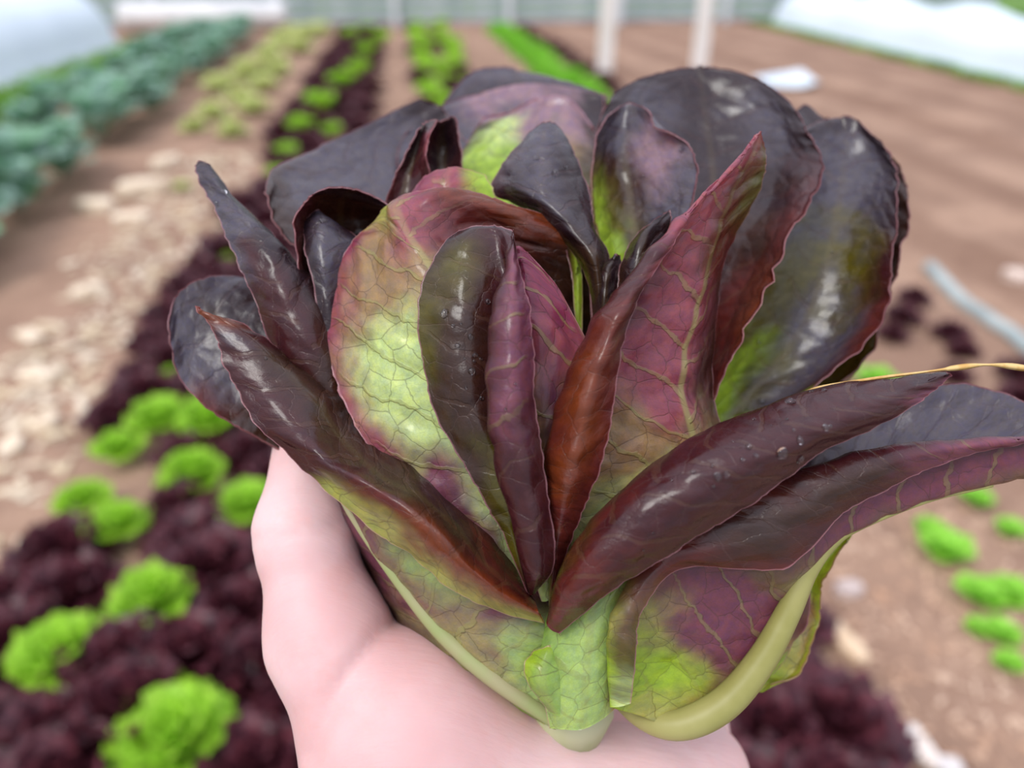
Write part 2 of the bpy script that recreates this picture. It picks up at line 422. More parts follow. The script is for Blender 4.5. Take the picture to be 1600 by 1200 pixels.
fill_bed(2.05, 2.32, 2.0, 3.6, .22, red_heads, 'red_lettuce', 'dark red lettuce in the sparse row right of the held lettuce', 'lettuce', 'dark red lettuces of the right row', .17, .5)
# bright green row and seedlings at the right
SEED_RINGS = [(6, .35, .9, .0), (5, .8, .75, .02)]
seed_heads = [head_mesh('seedling', SEED_RINGS, s+90, seed_mat, .5, .50, .7, .03, nu=5, nv=5) for s in range(3)]
for i, (px, py, wpx, lab) in enumerate([
 (1485, 835, 95, 'bright green seedling at the left of the cluster on the right path'),
 (1545, 905, 90, 'bright green seedling in the middle of the right cluster'),
 (1590, 900, 80, 'bright green seedling cut by the right edge of the picture'),
 (1575, 960, 70, 'bright green seedling just under the middle of the right cluster'),
 (1540, 950, 50, 'small bright green seedling on the path side of the right cluster'),
 (1590, 1005, 60, 'bright green seedling lowest at the right edge'),
 (1590, 800, 56, 'bright green seedling beneath the long trough leaf at the right edge'),
 (1535, 755, 62, 'bright green seedling just below the underside of the long leaf'),
 (1460, 800, 56, 'small bright green seedling above the leftmost one of the right cluster'),
 (1375, 572, 72, 'green lettuce above the long dark leaf, right of the back leaves'),
 (1410, 590, 60, 'green lettuce touching the upper rim of the long dark leaf')]):
    p, size = put_head(px, py, wpx, .05)
    o = link('green_seedling', seed_heads[i % 3], None, None, (p.x, p.y, soil_height(p.x, p.y))); o.scale = (size*1.15,)*3; o.rotation_euler.z = i
    tag(o, lab, 'seedling', 'green seedlings on the right')
green_heads = [head_mesh('green_head', LET_RINGS, s+70, seed_mat, .5, .42, .55, .1, nu=5, nv=5) for s in range(2)]
fill_bed(1.82, 2.12, 8.5, 17.5, .27, green_heads, 'green_lettuce', 'bright green lettuce in the far narrow row behind the held lettuce', 'lettuce', 'far bright green row', .36)
fill_bed(2.36, 2.6, 8.5, 17.5, .29, red_heads, 'red_lettuce', 'dark red lettuce in the far narrow row beside the bright green row', 'lettuce', 'far dark red row', .28)
# yellow green sparse row at left
yel_heads = [head_mesh('yellow_head', LET_RINGS[:3], s+110, yel_mat, .5, .34, .6, .12, nu=5, nv=5) for s in range(3)]
for i, (px, py, wpx) in enumerate([(345, 130, 66), (385, 112, 70), (330, 170, 60), (395, 165, 62), (360, 200, 56), (420, 88, 60), (440, 66, 56), (465, 75, 54), (480, 54, 52),
                                   (412, 130, 56), (300, 188, 50), (455, 50, 48), (500, 48, 46), (375, 150, 58), (430, 110, 58)]):
    p, size = put_head(px, py, wpx)
    o = link('yellow_lettuce', yel_heads[i % 3], None, None, (p.x, p.y, soil_height(p.x, p.y))); o.scale = (size*1.1,)*3; o.rotation_euler.z = i*2
    tag(o, 'pale yellow green lettuce in the sparse far row on the left', 'lettuce', 'pale yellow green lettuces')
o = link('yellow_lettuce', yel_heads[0], None, None, tuple(ground(285, 292, .02))); o.scale = (.14,)*3; o.location.z = soil_height(o.location.x, o.location.y)
tag(o, 'small yellow green weed left of the pointed leaf tip', 'lettuce')
# blue green brassica row
BR_RINGS = [(6, .45, 1.0, .10), (6, .8, 1.0, .16), (4, 1.2, .8, .2)]
br_heads = [head_mesh('brassica', BR_RINGS, s+130, blue_mat, .55, .36, .75, .05, nu=5, nv=6, cup=.15) for s in range(3)]
n = 0
for j in range(30):
    y = 3.3+j*.44
    if j in (8, 15): continue
    for xo in (-.22, .22):
        xx = -2.62-.03*y+xo*1.5+rng.uniform(-.09, .09); yy = y+rng.uniform(-.12, .12)
        o = link('brassica', br_heads[n % 3], None, None, (xx, yy, soil_height(xx, yy))); s = rng.uniform(.50, .74); o.scale = (s, s, s*1.05); o.rotation_euler.z = rng.uniform(0, 6)
        tag(o, 'blue green broad leaved brassica in the left row', 'brassica', 'blue green brassicas of the left row'); n += 1
r2 = random.Random(3)
tufts('weeds', [(r2.gauss(-4.05, .16), r2.uniform(5, 15.5)) for _ in range(480)], .24, weed_mat, 'green weeds between the brassicas and the left row tunnel', 'weeds', 10, .02, r2)
tufts('grass_strip', [(7.02+.061*(y-4)+r2.gauss(0, .08), y) for y in [r2.uniform(4, 18.8) for _ in range(800)]], .13, weed_mat, 'grass strip along the foot of the right row tunnel', 'grass', 9, .012, r2)
tufts('meadow', [(r2.uniform(9.8, 14), r2.uniform(5, 18)) for _ in range(1500)], .28, grass_mat, 'tall green grass beyond the right row tunnel', 'grass', 10, .02, r2)
tufts('meadow', [(r2.uniform(-10, -6.9), r2.uniform(6, 18)) for _ in range(1300)], .28, grass_mat, 'tall green grass beyond the left row tunnel', 'grass', 10, .02, r2)
# ------------------------------------------------------------------ the held lettuce
def leaf_material():
    g = NT('lettuce_leaf')
    pig = g.n('Attribute', attribute_name='pig'); ab = pig.outputs['Alpha']
    lf = g.n('Attribute', attribute_name='lf'); ls = g.n('SeparateXYZ', {0: lf.outputs['Vector']})
    edge, vn, mv = ls.outputs[0], ls.outputs[1], ls.outputs[2]
    uv = g.n('Attribute', attribute_name='uvm').outputs['Vector']; us = g.n('SeparateXYZ', {0: uv})
    u, v, sd = us.outputs[0], us.outputs[1], us.outputs[2]
    n1 = g.noise(uv, 0.09, 3); n2 = g.noise(uv, 0.35, 3); n3 = g.noise(uv, 2.2, 3, .6); n4 = g.noise(uv, 0.9, 4, .6)
    au = g.math('ABSOLUTE', u)
    # side veins sweep forward from the midrib; net veins are the joints of irregular cells
    s = g.math('SUBTRACT', v, g.math('MULTIPLY', au, 0.55))
    s = g.math('ADD', s, g.math('MULTIPLY', n2, 1.6)); s = g.math('ADD', s, g.math('MULTIPLY', n1, 9.0))
    s = g.math('ADD', s, g.math('MULTIPLY', g.math('SIGN', u), 3.2))
    fr = g.math('ABSOLUTE', g.math('SUBTRACT', g.math('FRACT', g.math('DIVIDE', s, 12.0)), 0.5))
    lw = g.math('SUBTRACT', 0.055, g.math('MULTIPLY', au, 0.0011))
    lat = g.step(g.math('SUBTRACT', fr, lw), -0.012, 0.022, 1.0, 0.0)
    lat = g.math('MULTIPLY', lat, g.step(edge, 1.0, 6.0))
    wv = g.n('VectorMath', {0: uv, 1: g.n('VectorMath', {0: g.n('CombineXYZ', {0: n2, 1: n1, 2: 0.0}).outputs[0], 'Scale': 3.0}, operation='SCALE').outputs[0]}, operation='ADD').outputs[0]
    vo = g.n('TexVoronoi', {'Vector': wv, 'Scale': 0.135, 'Randomness': 0.9}, feature='DISTANCE_TO_EDGE', voronoi_dimensions='2D').outputs['Distance']
    ter = g.step(vo, 0.004, 0.032, 1.0, 0.0)
    vo2 = g.n('TexVoronoi', {'Vector': wv, 'Scale': 0.42, 'Randomness': 1.0}, feature='DISTANCE_TO_EDGE', voronoi_dimensions='2D').outputs['Distance']
    ter2 = g.step(vo2, 0.01, 0.07, 1.0, 0.0)
    mid = g.math('MULTIPLY', g.step(au, 0.5, 1.7, 1.0, 0.0), g.math('MULTIPLY', mv, g.step(vn, 0.55, 1.0, 1.0, 0.25)))
    col = pig.outputs['Color']
    col = g.mix(1.0, col, g.n('CombineColor', {0: g.step(n2, .25, .75, .84, 1.16), 1: g.step(n2, .25, .75, .86, 1.14), 2: g.step(n4, .3, .7, .85, 1.15)}).outputs[0], 'MULTIPLY')
    col = g.mix(1.0, col, g.n('CombineColor', {0: g.step(n3, .3, .7, .95, 1.05), 1: g.step(n3, .3, .7, .95, 1.05), 2: g.step(n3, .3, .7, .95, 1.05)}).outputs[0], 'MULTIPLY')
    dark = g.mix(0.55, col, c4((0.07, 0.035, 0.02))); pale = g.mix(0.16, col, c4((0.22, 0.12, 0.11)))
    col = g.mix(g.math('MULTIPLY', ter, 0.7), col, g.mix(ab, pale, dark))
    col = g.mix(g.math('MULTIPLY', g.math('MULTIPLY', ter2, ab), 0.12), col, dark)
    vein = g.mix(0.5, col, g.mix(ab, c4((0.16, 0.055, 0.05)), c4((0.34, 0.36, 0.10))))
    col = g.mix(g.math('MULTIPLY', lat, g.math('ADD', g.math('MULTIPLY', ab, 0.55), 0.2)), col, vein)
    col = g.mix(g.math('MULTIPLY', mid, 0.75), col, g.mix(ab, c4((0.17, 0.12, 0.04)), c4((0.42, 0.44, 0.15))))
    col = g.mix(g.step(edge, 0.12, 0.55, 0.8, 0.0), col, g.mix(0.55, g.mix(0.4, col, c4((0.5, 0.26, 0.28))), c4((0.42, 0.17, 0.19))))
    h = g.math('MULTIPLY', ter, -0.28); h = g.math('ADD', h, g.math('MULTIPLY', g.step(vo, 0.0, .35), .9)); h = g.math('SUBTRACT', h, g.math('MULTIPLY', ter2, 0.06))
    h = g.math('ADD', h, g.math('MULTIPLY', lat, g.math('SUBTRACT', g.math('MULTIPLY', ab, 2.4), 1.0)))
    h = g.math('ADD', h, g.math('MULTIPLY', n4, 0.35)); h = g.math('ADD', h, g.math('MULTIPLY', n3, .10))
    bp = g.n('Bump', {'Strength': 0.6, 'Distance': 0.0004, 'Height': h})
    ro = g.math('ADD', g.step(n4, .3, .7, .22, .36), g.math('MULTIPLY', ab, .12))
    p = g.n('BsdfPrincipled', {'Base Color': col, 'Roughness': ro, 'Specular IOR Level': 0.38, 'Coat Weight': 0.36, 'Coat IOR': 1.6, 'Coat Roughness': 0.16, 'Normal': bp.outputs[0]})
    tr = g.mix(1.0, col, c4((2.3, 1.1, 0.5)), 'MULTIPLY')
    t = g.n('BsdfTranslucent', {'Color': tr})
    return g.out(g.n('MixShader', {0: 0.34, 1: p.outputs[0], 2: t.outputs[0]}))
LEAF = leaf_material()
PAL = {'G': (.52, .70, .27, 1), 'g': (.28, .46, .09, 1), 'L': (.34, .54, .03, .5), 'Y': (.40, .44, .10, .9), 'P': (.31, .075, .105, 1), 'M': (.25, .032, .08, 1),
       'K': (.33, .22, .10, 1), 'R': (.13, .020, .016, .3), 'O': (.105, .085, .008, .15), 'N': (.050, .020, .012, .1), 'D': (.027, .011, .015, 0), 'V': (.060, .011, .014, .2),
       'B': (.19, .040, .010, .2), 'U': (.30, .19, .24, .3), 'T': (.34, .30, .13, 1), 'W': (.20, .055, .09, .9), 'E': (.18, .10, .055, .6), 'S': (.088, .074, .096, 0), 'H': (.38, .57, .17, .45)}  # S: lavender sky sheen painted into the leaf colour
def cr(P, t):
    """Catmull-Rom through rows of P (n, ...) at parameters t in 0..n-1"""
    n = len(P); i = np.clip(np.floor(t).astype(int), 0, n-2); f = (t-i)
    f = f.reshape((-1,)+(1,)*(P.ndim-1))
    Q = np.concatenate([(2*P[0]-P[1])[None], P, (2*P[-1]-P[-2])[None]], 0)
    p0, p1, p2, p3 = Q[i], Q[i+1], Q[i+2], Q[i+3]
    return 0.5*((2*p1)+(-p0+p2)*f+(2*p0-5*p1+4*p2-p3)*f*f+(-p0+3*p1-3*p2+p3)*f**3)
_rs = np.random.RandomState(4)
_tab = _rs.rand(64, 64)*2-1
def n2d(x, y):
    """smooth value noise, -1..1"""
    x0 = np.floor(x).astype(int); y0 = np.floor(y).astype(int); fx = x-x0; fy = y-y0
    fx = fx*fx*(3-2*fx); fy = fy*fy*(3-2*fy); g = lambda a, b: _tab[a % 64, b % 64]
    return (g(x0, y0)*(1-fx)+g(x0+1, y0)*fx)*(1-fy)+(g(x0, y0+1)*(1-fx)+g(x0+1, y0+1)*fx)*fy
BASE = held(880, 1120, 12)
lettuce = empty('lettuce_head', BASE)
tag(lettuce, 'large red butterhead lettuce with glossy dark purple leaves held up in the hand', 'lettuce')
BVH = {}
Ra, Ua, Fa, Ca = (np.array(x) for x in (right, up, fwd, CAM))
def leaf(spec, mid, seed, nu=60, nv=96, thick=0.45, ruffle=0.9, puff=0.32, serr=0.35, midv=.3, lean=0.0, label=None, parent=lettuce, name='leaf', wave=1.0):
    rows = []; cols = []
    for ln in spec.strip().splitlines():
        r = []; c = []
        for tok in ln.split():
            a = tok.split(','); r.append([float(a[0]), float(a[1]), float(a[2])]); c.append(PAL[a[3]])
        rows.append(r); cols.append(c)
    P = np.array(rows); C = np.array(cols)
    P[..., 2] += lean*np.maximum(0, 420-P[..., 1])
    d = D0+P[..., 2:3]*.001
    W = (Ca + Ra*((P[..., 0:1]-800)/F*d) + Ua*((600-P[..., 1:2])/F*d) + Fa*d - np.array(BASE))*1000   # mm
    nr, nc = P.shape[:2]
    tu = np.linspace(0, nc-1, nu); tv = np.linspace(0, nr-1, nv)
    X = cr(W, tv); X = np.swapaxes(cr(np.swapaxes(X, 0, 1), tu), 0, 1)                                  # nv, nu, 3
    # metric coordinates over the blade
    im = int(round(mid/(nc-1)*(nu-1)))
    du = np.linalg.norm(np.diff(X, axis=1), axis=2); cu = np.concatenate([np.zeros((nv, 1)), np.cumsum(du, 1)], 1)
    U = cu-cu[:, im:im+1]
    dv = np.linalg.norm(np.diff(X[:, im], axis=0), axis=1); Vm = np.concatenate([[0], np.cumsum(dv)])[:, None].repeat(nu, 1)
    tip = Vm[-1:, :]-Vm
    E = np.minimum(np.minimum(cu, cu[:, -1:]-cu), np.maximum(tip, 0)+0.0*cu)
    lat = np.minimum(cu, cu[:, -1:]-cu)
    # pigment with wandering borders
    gj, gi = np.meshgrid(tv, tu, indexing='ij')
    sc = 1/9.0; wob = n2d(U*sc+seed*3.1, Vm*sc+seed)*.5+n2d(U*sc*3+9, Vm*sc*3+seed)*.22
    wob2 = n2d(U*sc+seed*5.7+20, Vm*sc+31)*.5+n2d(U*sc*3+40, Vm*sc*3+seed)*.22
    gj2 = np.clip(gj+wob*.8, 0, nr-1); gi2 = np.clip(gi+wob2*.55, 0, nc-1)
    j0 = np.minimum(gj2.astype(int), nr-2); i0 = np.minimum(gi2.astype(int), nc-2)
    fj = (gj2-j0)[..., None]; fi = (gi2-i0)[..., None]; fj = fj*fj*(3-2*fj); fi = fi*fi*(3-2*fi)
    pig = (C[j0, i0]*(1-fi)+C[j0, i0+1]*fi)*(1-fj)+(C[j0+1, i0]*(1-fi)+C[j0+1, i0+1]*fi)*fj
    # normals, relief, margin
    def normals(X):
        a = np.gradient(X, axis=1); b = np.gradient(X, axis=0); n = np.cross(a, b); l = np.linalg.norm(n, axis=2, keepdims=True)
        n = n/np.maximum(l, 1e-9)
        bad = l[..., 0] < 1e-7
        if bad.any(): n[bad] = n[~bad].mean(0)
        return n, a
    N, A = normals(X)
    if (N[nv//2, im] @ Fa) > 0: N = -N
    fade = np.clip(Vm/15, 0, 1)*np.clip(E/3, 0, 1)
    s = Vm-np.abs(U)*.55
    pf = (np.abs(np.sin(s/12*np.pi+n2d(U/10, Vm/10)*1.2+seed))-.6)*puff*1.1 + n2d(U/4.5+seed, Vm/4.5)*puff*.7 + n2d(U/2.0+seed, Vm/2.0)*puff*.22
    wv = n2d(U/16+seed*2, Vm/16+seed)*1.1*wave
    rf = np.exp(-E/4.0)*np.clip(Vm/25, 0, 1)*(np.sin(Vm/4.3+seed*1.7+np.sign(U)*2+n2d(Vm/6, U*0)*3)*ruffle*.55+n2d(Vm/3+seed, np.sign(U)*7)*ruffle*.7)
    X = X+N*(pf*fade+wv*np.clip(Vm/20, 0, 1)+rf)[..., None]
    out = A/np.maximum(np.linalg.norm(A, axis=2, keepdims=True), 1e-9)*np.sign(U)[..., None]
    X = X+out*(np.exp(-lat/1.2)*serr*(n2d(Vm/1.1+seed*9, np.sign(U)*5+seed)+.6*n2d(Vm/4+seed, np.sign(U)*5))*np.clip(Vm/20, 0, 1))[..., None]
    # serrated tip row too
    bdir = np.gradient(X, axis=0); bdir /= np.maximum(np.linalg.norm(bdir, axis=2, keepdims=True), 1e-9)
    X = X+bdir*(np.exp(-np.maximum(tip, 0)/1.2)*serr*n2d(U/1.1+seed*4, U*0+seed)*np.clip(Vm/20, 0, 1))[..., None]
    N2, _ = normals(X)
    if (N2[nv//2, im] @ N[nv//2, im]) < 0: N2 = -N2
    Bk = X-N2*thick
    n = nu*nv
    verts = np.concatenate([X.reshape(-1, 3), Bk.reshape(-1, 3)])*.001
    idx = np.arange(n).reshape(nv, nu)
    q = np.stack([idx[:-1, :-1], idx[:-1, 1:], idx[1:, 1:], idx[1:, :-1]], -1).reshape(-1, 4)
    ring = np.concatenate([idx[0, :], idx[1:, -1], idx[-1, -2::-1], idx[-2:0:-1, 0]])
    rn = np.roll(ring, -1)
    rim = np.stack([ring, ring+n, rn+n, rn], -1)
    # keep the windings outward
    k = q[(nv//2)*(nu-1)+min(im, nu-2)]
    fn = np.cross(verts[k[1]]-verts[k[0]], verts[k[3]]-verts[k[0]])
    if fn @ N2.reshape(-1, 3)[k[0]] < 0: q = q[:, ::-1]; rim = rim[:, ::-1]
    faces = np.concatenate([q, q[:, ::-1]+n, rim[:, ::-1]])
    me = bpy.data.meshes.new(name)
    me.vertices.add(2*n); me.vertices.foreach_set('co', verts.ravel())
    me.loops.add(faces.size); me.loops.foreach_set('vertex_index', faces.ravel().astype(np.int32))
    me.polygons.add(len(faces)); me.polygons.foreach_set('loop_start', np.arange(0, faces.size, 4, dtype=np.int32))
    me.polygons.foreach_set('use_smooth', np.ones(len(faces), bool))
    me.update(calc_edges=True); me.validate()
    at = me.attributes.new('pig', 'FLOAT_COLOR', 'POINT'); at.data.foreach_set('color', np.concatenate([pig.reshape(-1, 4)]*2).ravel())
    at = me.attributes.new('lf', 'FLOAT_VECTOR', 'POINT')
    ev = np.stack([np.minimum(lat, np.maximum(tip, 0)), Vm/Vm.max(), np.full_like(E, midv)], -1).reshape(-1, 3); at.data.foreach_set('vector', np.concatenate([ev, ev]).ravel())
    at = me.attributes.new('uvm', 'FLOAT_VECTOR', 'POINT')
    uvm = np.stack([U, Vm+seed*37, np.zeros_like(U)], -1).reshape(-1, 3); ub = uvm.copy(); ub[:, 2] = 1; at.data.foreach_set('vector', np.concatenate([uvm, ub]).ravel())
    o = link(name, me, LEAF, parent)
    if label: o['label'] = label
    o['_pts'] = 0; del o['_pts']
    BVH[o.name] = (o, BVHTree.FromPolygons([Vector(x)+BASE for x in verts], [tuple(int(i) for i in f) for f in q]))
    return o
def rib(parent, pts, radii, mat, name='midrib'):
    P = np.array([list(Vector(held(*p))-BASE) for p in pts]); t = np.linspace(0, len(pts)-1, len(pts)*7)
    Q = cr(P, t); R = cr(np.array(radii, float), t)*.001
    v, f = tube(Q, R, 12); return link(name, mesh(name, v, f), mat, parent)
rib_mat = simple_mat('midrib', (.32, .30, .085), (.40, .37, .13), 60, .45, .15)
rib_pale = simple_mat('midrib_pale', (.33, .38, .14), (.40, .36, .19), 60, .5, .1)
# --- rear ring
leaf("""780,430,45,D 800,430,47,D 830,430,48,D 860,430,47,D 890,430,45,D
690,260,52,D 750,250,56,D 820,240,58,D 890,240,56,D 945,260,50,D
680,190,56,D 740,180,60,D 820,170,62,D 890,175,60,D 950,195,54,D
706,142,58,S 742,112,62,S 800,103,64,S 880,121,62,S 948,147,56,D""", 2, 1, lean=.14)
leaf("""780,430,38,D 800,430,40,D 830,430,41,D 860,430,40,D 890,430,38,D
640,300,42,D 720,275,48,S 800,260,50,D 870,250,48,D 925,280,40,D
622,235,44,S 700,220,50,S 790,200,53,S 860,190,51,U 935,225,44,D
655,186,46,S 700,156,50,S 755,144,54,U 830,131,52,U 945,151,46,D""", 2, 2, lean=.14)
leaf("""790,430,28,L 810,430,30,L 840,430,31,L 865,430,30,L 890,430,28,L
722,330,32,L 770,330,36,L 830,320,39,L 880,320,36,O 920,310,30,O
716,262,35,L 765,255,40,L 830,245,42,g 885,240,40,K 928,250,33,N
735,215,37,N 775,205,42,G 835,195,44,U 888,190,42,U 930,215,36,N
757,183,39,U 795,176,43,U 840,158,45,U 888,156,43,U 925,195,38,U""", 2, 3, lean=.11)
leaf("""760,480,24,N 770,470,28,N 780,460,30,N 800,450,30,N 820,440,28,N
560,440,18,N 610,400,28,D 670,360,36,D 730,320,40,D 780,290,40,D
470,392,16,N 535,350,28,S 600,300,38,S 660,250,44,S 725,215,44,S
428,348,14,N 480,300,26,S 548,262,36,S 610,214,42,S 695,172,42,D
413,300,10,N 430,258,22,N 498,229,32,S 575,193,38,S 655,153,38,D""", 2, 4, lean=.15, midv=.1)
leaf("""590,350,24,V 620,345,25,V 650,340,26,V 690,330,26,V
612,290,24,V 635,285,26,V 655,275,24,V 670,262,20,V
632,242,24,D 648,238,27,D 660,230,24,V 668,222,20,P
652,202,25,D 662,194,27,D 672,189,25,D 682,185,21,V""", 1, 5, ruffle=.4)
leaf("""660,330,34,D 690,330,38,D 720,320,36,D
655,265,34,V 690,270,42,D 722,262,36,V
662,215,34,V 690,230,44,D 716,205,38,D
668,188,34,V 690,190,38,D 708,180,38,D""", 1, 6, ruffle=.4)
# --- right side rear leaves
leaf("""1100,705,40,L 1110,700,41,L 1120,695,42,L 1130,695,41,L 1140,695,40,L
1150,600,46,O 1190,610,48,O 1230,620,48,O 1290,620,44,O 1337,585,36,O
1200,480,50,O 1240,490,54,O 1290,500,54,O 1340,505,48,O 1386,480,40,O
1230,380,52,D 1280,390,56,D 1320,390,56,D 1370,390,50,N 1411,385,40,N
1240,280,52,D 1290,280,56,D 1330,280,56,D 1385,290,50,D 1419,310,42,N
1243,172,54,D 1262,163,56,D 1290,185,56,D 1360,215,52,D 1406,258,46,N""", 2, 7, lean=.085)
leaf("""1090,705,28,L 1098,700,30,L 1106,695,31,L 1114,692,30,L 1124,690,28,L
1104,600,30,L 1135,605,36,L 1172,615,38,O 1225,622,34,S 1278,600,24,V
1150,490,34,O 1195,495,40,O 1250,512,42,S 1312,530,36,S 1371,513,24,R
1185,400,36,O 1240,400,42,O 1290,410,44,O 1346,410,38,O 1393,420,26,V
1220,300,38,D 1270,300,44,S 1312,300,46,S 1362,300,40,S 1402,318,28,D
1240,240,40,S 1280,230,44,S 1320,230,46,S 1365,240,42,S 1398,262,32,D
1256,202,42,D 1280,190,45,D 1312,185,46,D 1345,192,44,D 1380,222,36,D""", 2, 8, lean=.085)
leaf("""1040,730,16,N 1060,730,18,N 1075,725,19,N 1085,720,17,N 1095,715,14,N
1000,600,22,N 1048,600,28,N 1085,600,28,N 1105,592,20,R 1129,585,10,R
960,480,26,N 1030,480,36,D 1100,480,38,D 1145,475,28,R 1190,468,10,B
932,370,28,D 1020,370,40,D 1110,370,44,D 1180,375,34,N 1238,358,12,R
926,275,30,D 1010,260,42,D 1110,260,47,D 1205,265,38,D 1284,266,18,V
936,190,32,D 1010,180,43,S 1100,180,48,D 1200,188,40,S 1262,205,26,D
962,142,36,D 1012,117,44,D 1090,104,48,D 1180,122,42,D 1236,160,32,D""", 2, 9, lean=.085)
# --- heart leaves
leaf("""965,510,14,L 970,510,15,L 975,510,15,L 985,510,14,L 1000,510,12,N
942,400,14,L 962,400,19,L 990,392,21,O 1015,388,17,D 1045,385,10,D
930,330,14,L 953,322,22,O 984,314,25,N 1030,322,18,S 1076,330,8,S
927,268,15,O 950,260,24,N 976,255,26,N 1030,256,18,U 1088,262,8,S
932,220,17,D 955,210,25,S 982,206,26,S 1032,216,18,U 1070,222,10,S
950,182,19,S 966,168,24,S 985,161,24,S 1010,172,18,S 1020,200,12,S""", 2, 10, ruffle=.3, wave=.5, lean=.07)
leaf("""925,520,6,N 932,520,5,N 940,520,4,N 948,520,5,N 955,520,6,N
912,420,8,O 922,418,3,N 932,415,1,N 942,412,4,N 952,408,8,N
836,340,10,N 870,350,3,D 900,362,0,D 922,358,3,D 931,362,8,D
768,302,13,V 808,298,5,D 850,298,1,S 892,302,5,D 923,318,10,D
781,258,15,V 815,250,8,S 850,246,5,S 882,250,8,D 905,260,12,D
824,209,17,S 840,198,13,S 853,191,11,S 866,193,13,S 879,206,15,D""", 2, 11, ruffle=.2, wave=.6, lean=.05, midv=.1)
leaf("""930,530,4,N 942,530,2,N 955,530,4,N
922,470,6,N 945,465,0,D 972,460,6,D
925,425,7,O 950,420,1,D 976,425,6,D
950,402,8,D 962,396,4,D 972,398,7,D""", 1, 12, nu=24, nv=40, ruffle=.2)
leaf("""965,520,2,D 990,520,0,D 1020,520,4,D
968,440,4,N 995,430,-1,D 1040,410,6,D
980,390,6,N 1005,370,1,D 1048,350,8,D
995,360,7,N 1018,345,4,D 1045,330,9,D""", 1, 13, nu=24, nv=40, ruffle=.2)
leaf("""900,520,10,L 905,520,10,L 910,520,10,L
893,440,10,O 903,430,9,L 912,425,11,L
885,390,12,N 897,380,9,O 908,375,12,L
880,360,14,N 890,350,12,N 902,352,14,N""", 1, 14, nu=20, nv=30, ruffle=.2)
leaf("""640,420,20,R 680,420,18,R 720,420,18,P 760,420,20,L
622,340,17,R 670,335,12,R 715,335,12,P 775,335,16,L
640,302,17,M 675,292,12,P 715,288,12,P 770,300,16,L
662,276,18,M 686,265,15,P 715,262,15,P 755,274,18,L""", 1.5, 15, ruffle=.3)
# --- backing leaves of the heart (dark, cupped)
leaf("""840,1000,26,O 860,1000,28,O 880,1000,28,O 900,1000,27,O 920,1000,26,O
600,800,26,N 720,790,40,N 860,780,46,N 960,780,40,N 1080,770,26,N
560,620,26,D 700,600,44,D 840,590,50,D 960,590,44,D 1090,590,28,D
580,470,28,D 700,450,44,D 820,440,50,D 930,440,44,D 1020,450,30,D
640,390,30,D 720,380,42,D 820,370,46,D 900,370,42,D 960,390,32,D""", 2, 16)
# --- left side
leaf("""440,705,14,N 452,690,16,N 462,665,18,N 470,640,20,N 480,610,20,N
382,672,14,N 405,640,18,N 430,595,20,D 455,550,22,D 480,510,22,D
312,630,16,R 335,592,20,S 375,540,23,D 425,485,26,D 470,450,28,D
270,570,18,S 290,540,22,S 330,492,26,D 385,452,30,D 425,430,34,D
261,502,20,S 272,466,24,S 303,442,28,S 350,434,32,S 395,440,36,D""", 2, 17)
leaf("""500,640,4,N 512,632,2,N 525,625,2,N 540,615,4,N 555,605,8,N
425,548,4,V 450,540,0,V 480,530,-1,V 510,520,2,N 540,505,10,N
402,480,5,V 425,475,1,V 450,465,0,V 480,455,4,D 510,440,12,N
370,410,6,S 395,402,3,V 420,395,2,D 448,395,5,D 470,420,10,D
342,345,7,S 360,338,5,S 382,335,4,S 405,345,6,D 425,362,10,D
314,290,8,S 326,288,7,S 340,288,6,S 352,294,8,D 366,304,10,D
305,260,9,D 311,254,9,D 318,254,9,D 325,258,9,D 332,268,10,D""", 2, 18, ruffle=.5, wave=.7, midv=0, lean=.06)
leaf("""520,580,16,N 535,570,18,N 550,560,20,N 570,550,20,N 590,540,18,N
484,480,8,N 500,470,18,N 530,455,24,N 570,440,26,N 600,430,22,N
464,400,6,V 490,395,18,N 530,390,26,N 575,385,28,N 610,380,22,N
462,350,5,V 488,345,18,N 528,340,26,N 572,345,28,N 612,352,20,N
474,320,6,V 500,312,14,N 532,312,20,N 572,322,22,N 612,338,14,N
492,304,6,D 518,296,8,D 552,298,10,D 590,315,12,D 612,330,8,D""", 2, 19, ruffle=.3)
leaf("""505,560,4,D 520,550,4,D 535,540,5,D
492,470,4,D 512,470,3,D 535,460,6,D
480,410,5,D 508,405,3,S 548,400,8,S
473,355,6,D 505,350,3,S 557,375,10,D
482,332,6,D 498,325,5,S 522,345,8,D""", 1, 20, nu=36, nv=50, ruffle=.2, midv=0, lean=.08)
# --- big green and pink front leaf, seen from outside
leaf("""824,936,-6,V 826,934,-6,V 830,932,-6,g 834,930,-4,g 838,928,-2,g
742,876,-10,V 775,862,-9,V 806,850,-8,G 840,845,-2,G 872,840,4,g
638,772,-8,P 700,762,-10,W 766,748,-9,G 830,750,0,G 885,745,10,g
558,668,-4,P 640,656,-10,G 730,640,-11,G 815,640,2,K 890,630,16,V
508,552,2,P 596,545,-8,G 704,536,-13,G 810,530,4,P 900,520,20,N
512,455,6,P 578,450,-4,K 684,432,-12,K 800,430,8,N 905,470,20,N
550,376,8,M 590,362,3,K 645,372,-8,P 760,365,6,R 900,405,14,N
585,342,8,Y 600,330,5,Y 622,328,0,P 725,315,2,R 885,368,10,B
600,328,9,Y 612,319,8,Y 640,304,6,M 715,298,6,B 850,334,10,B""", 2, 21, nu=90, nv=120, ruffle=.35, puff=.6, midv=.9, label='broad outer leaf, pale green with a pink margin')
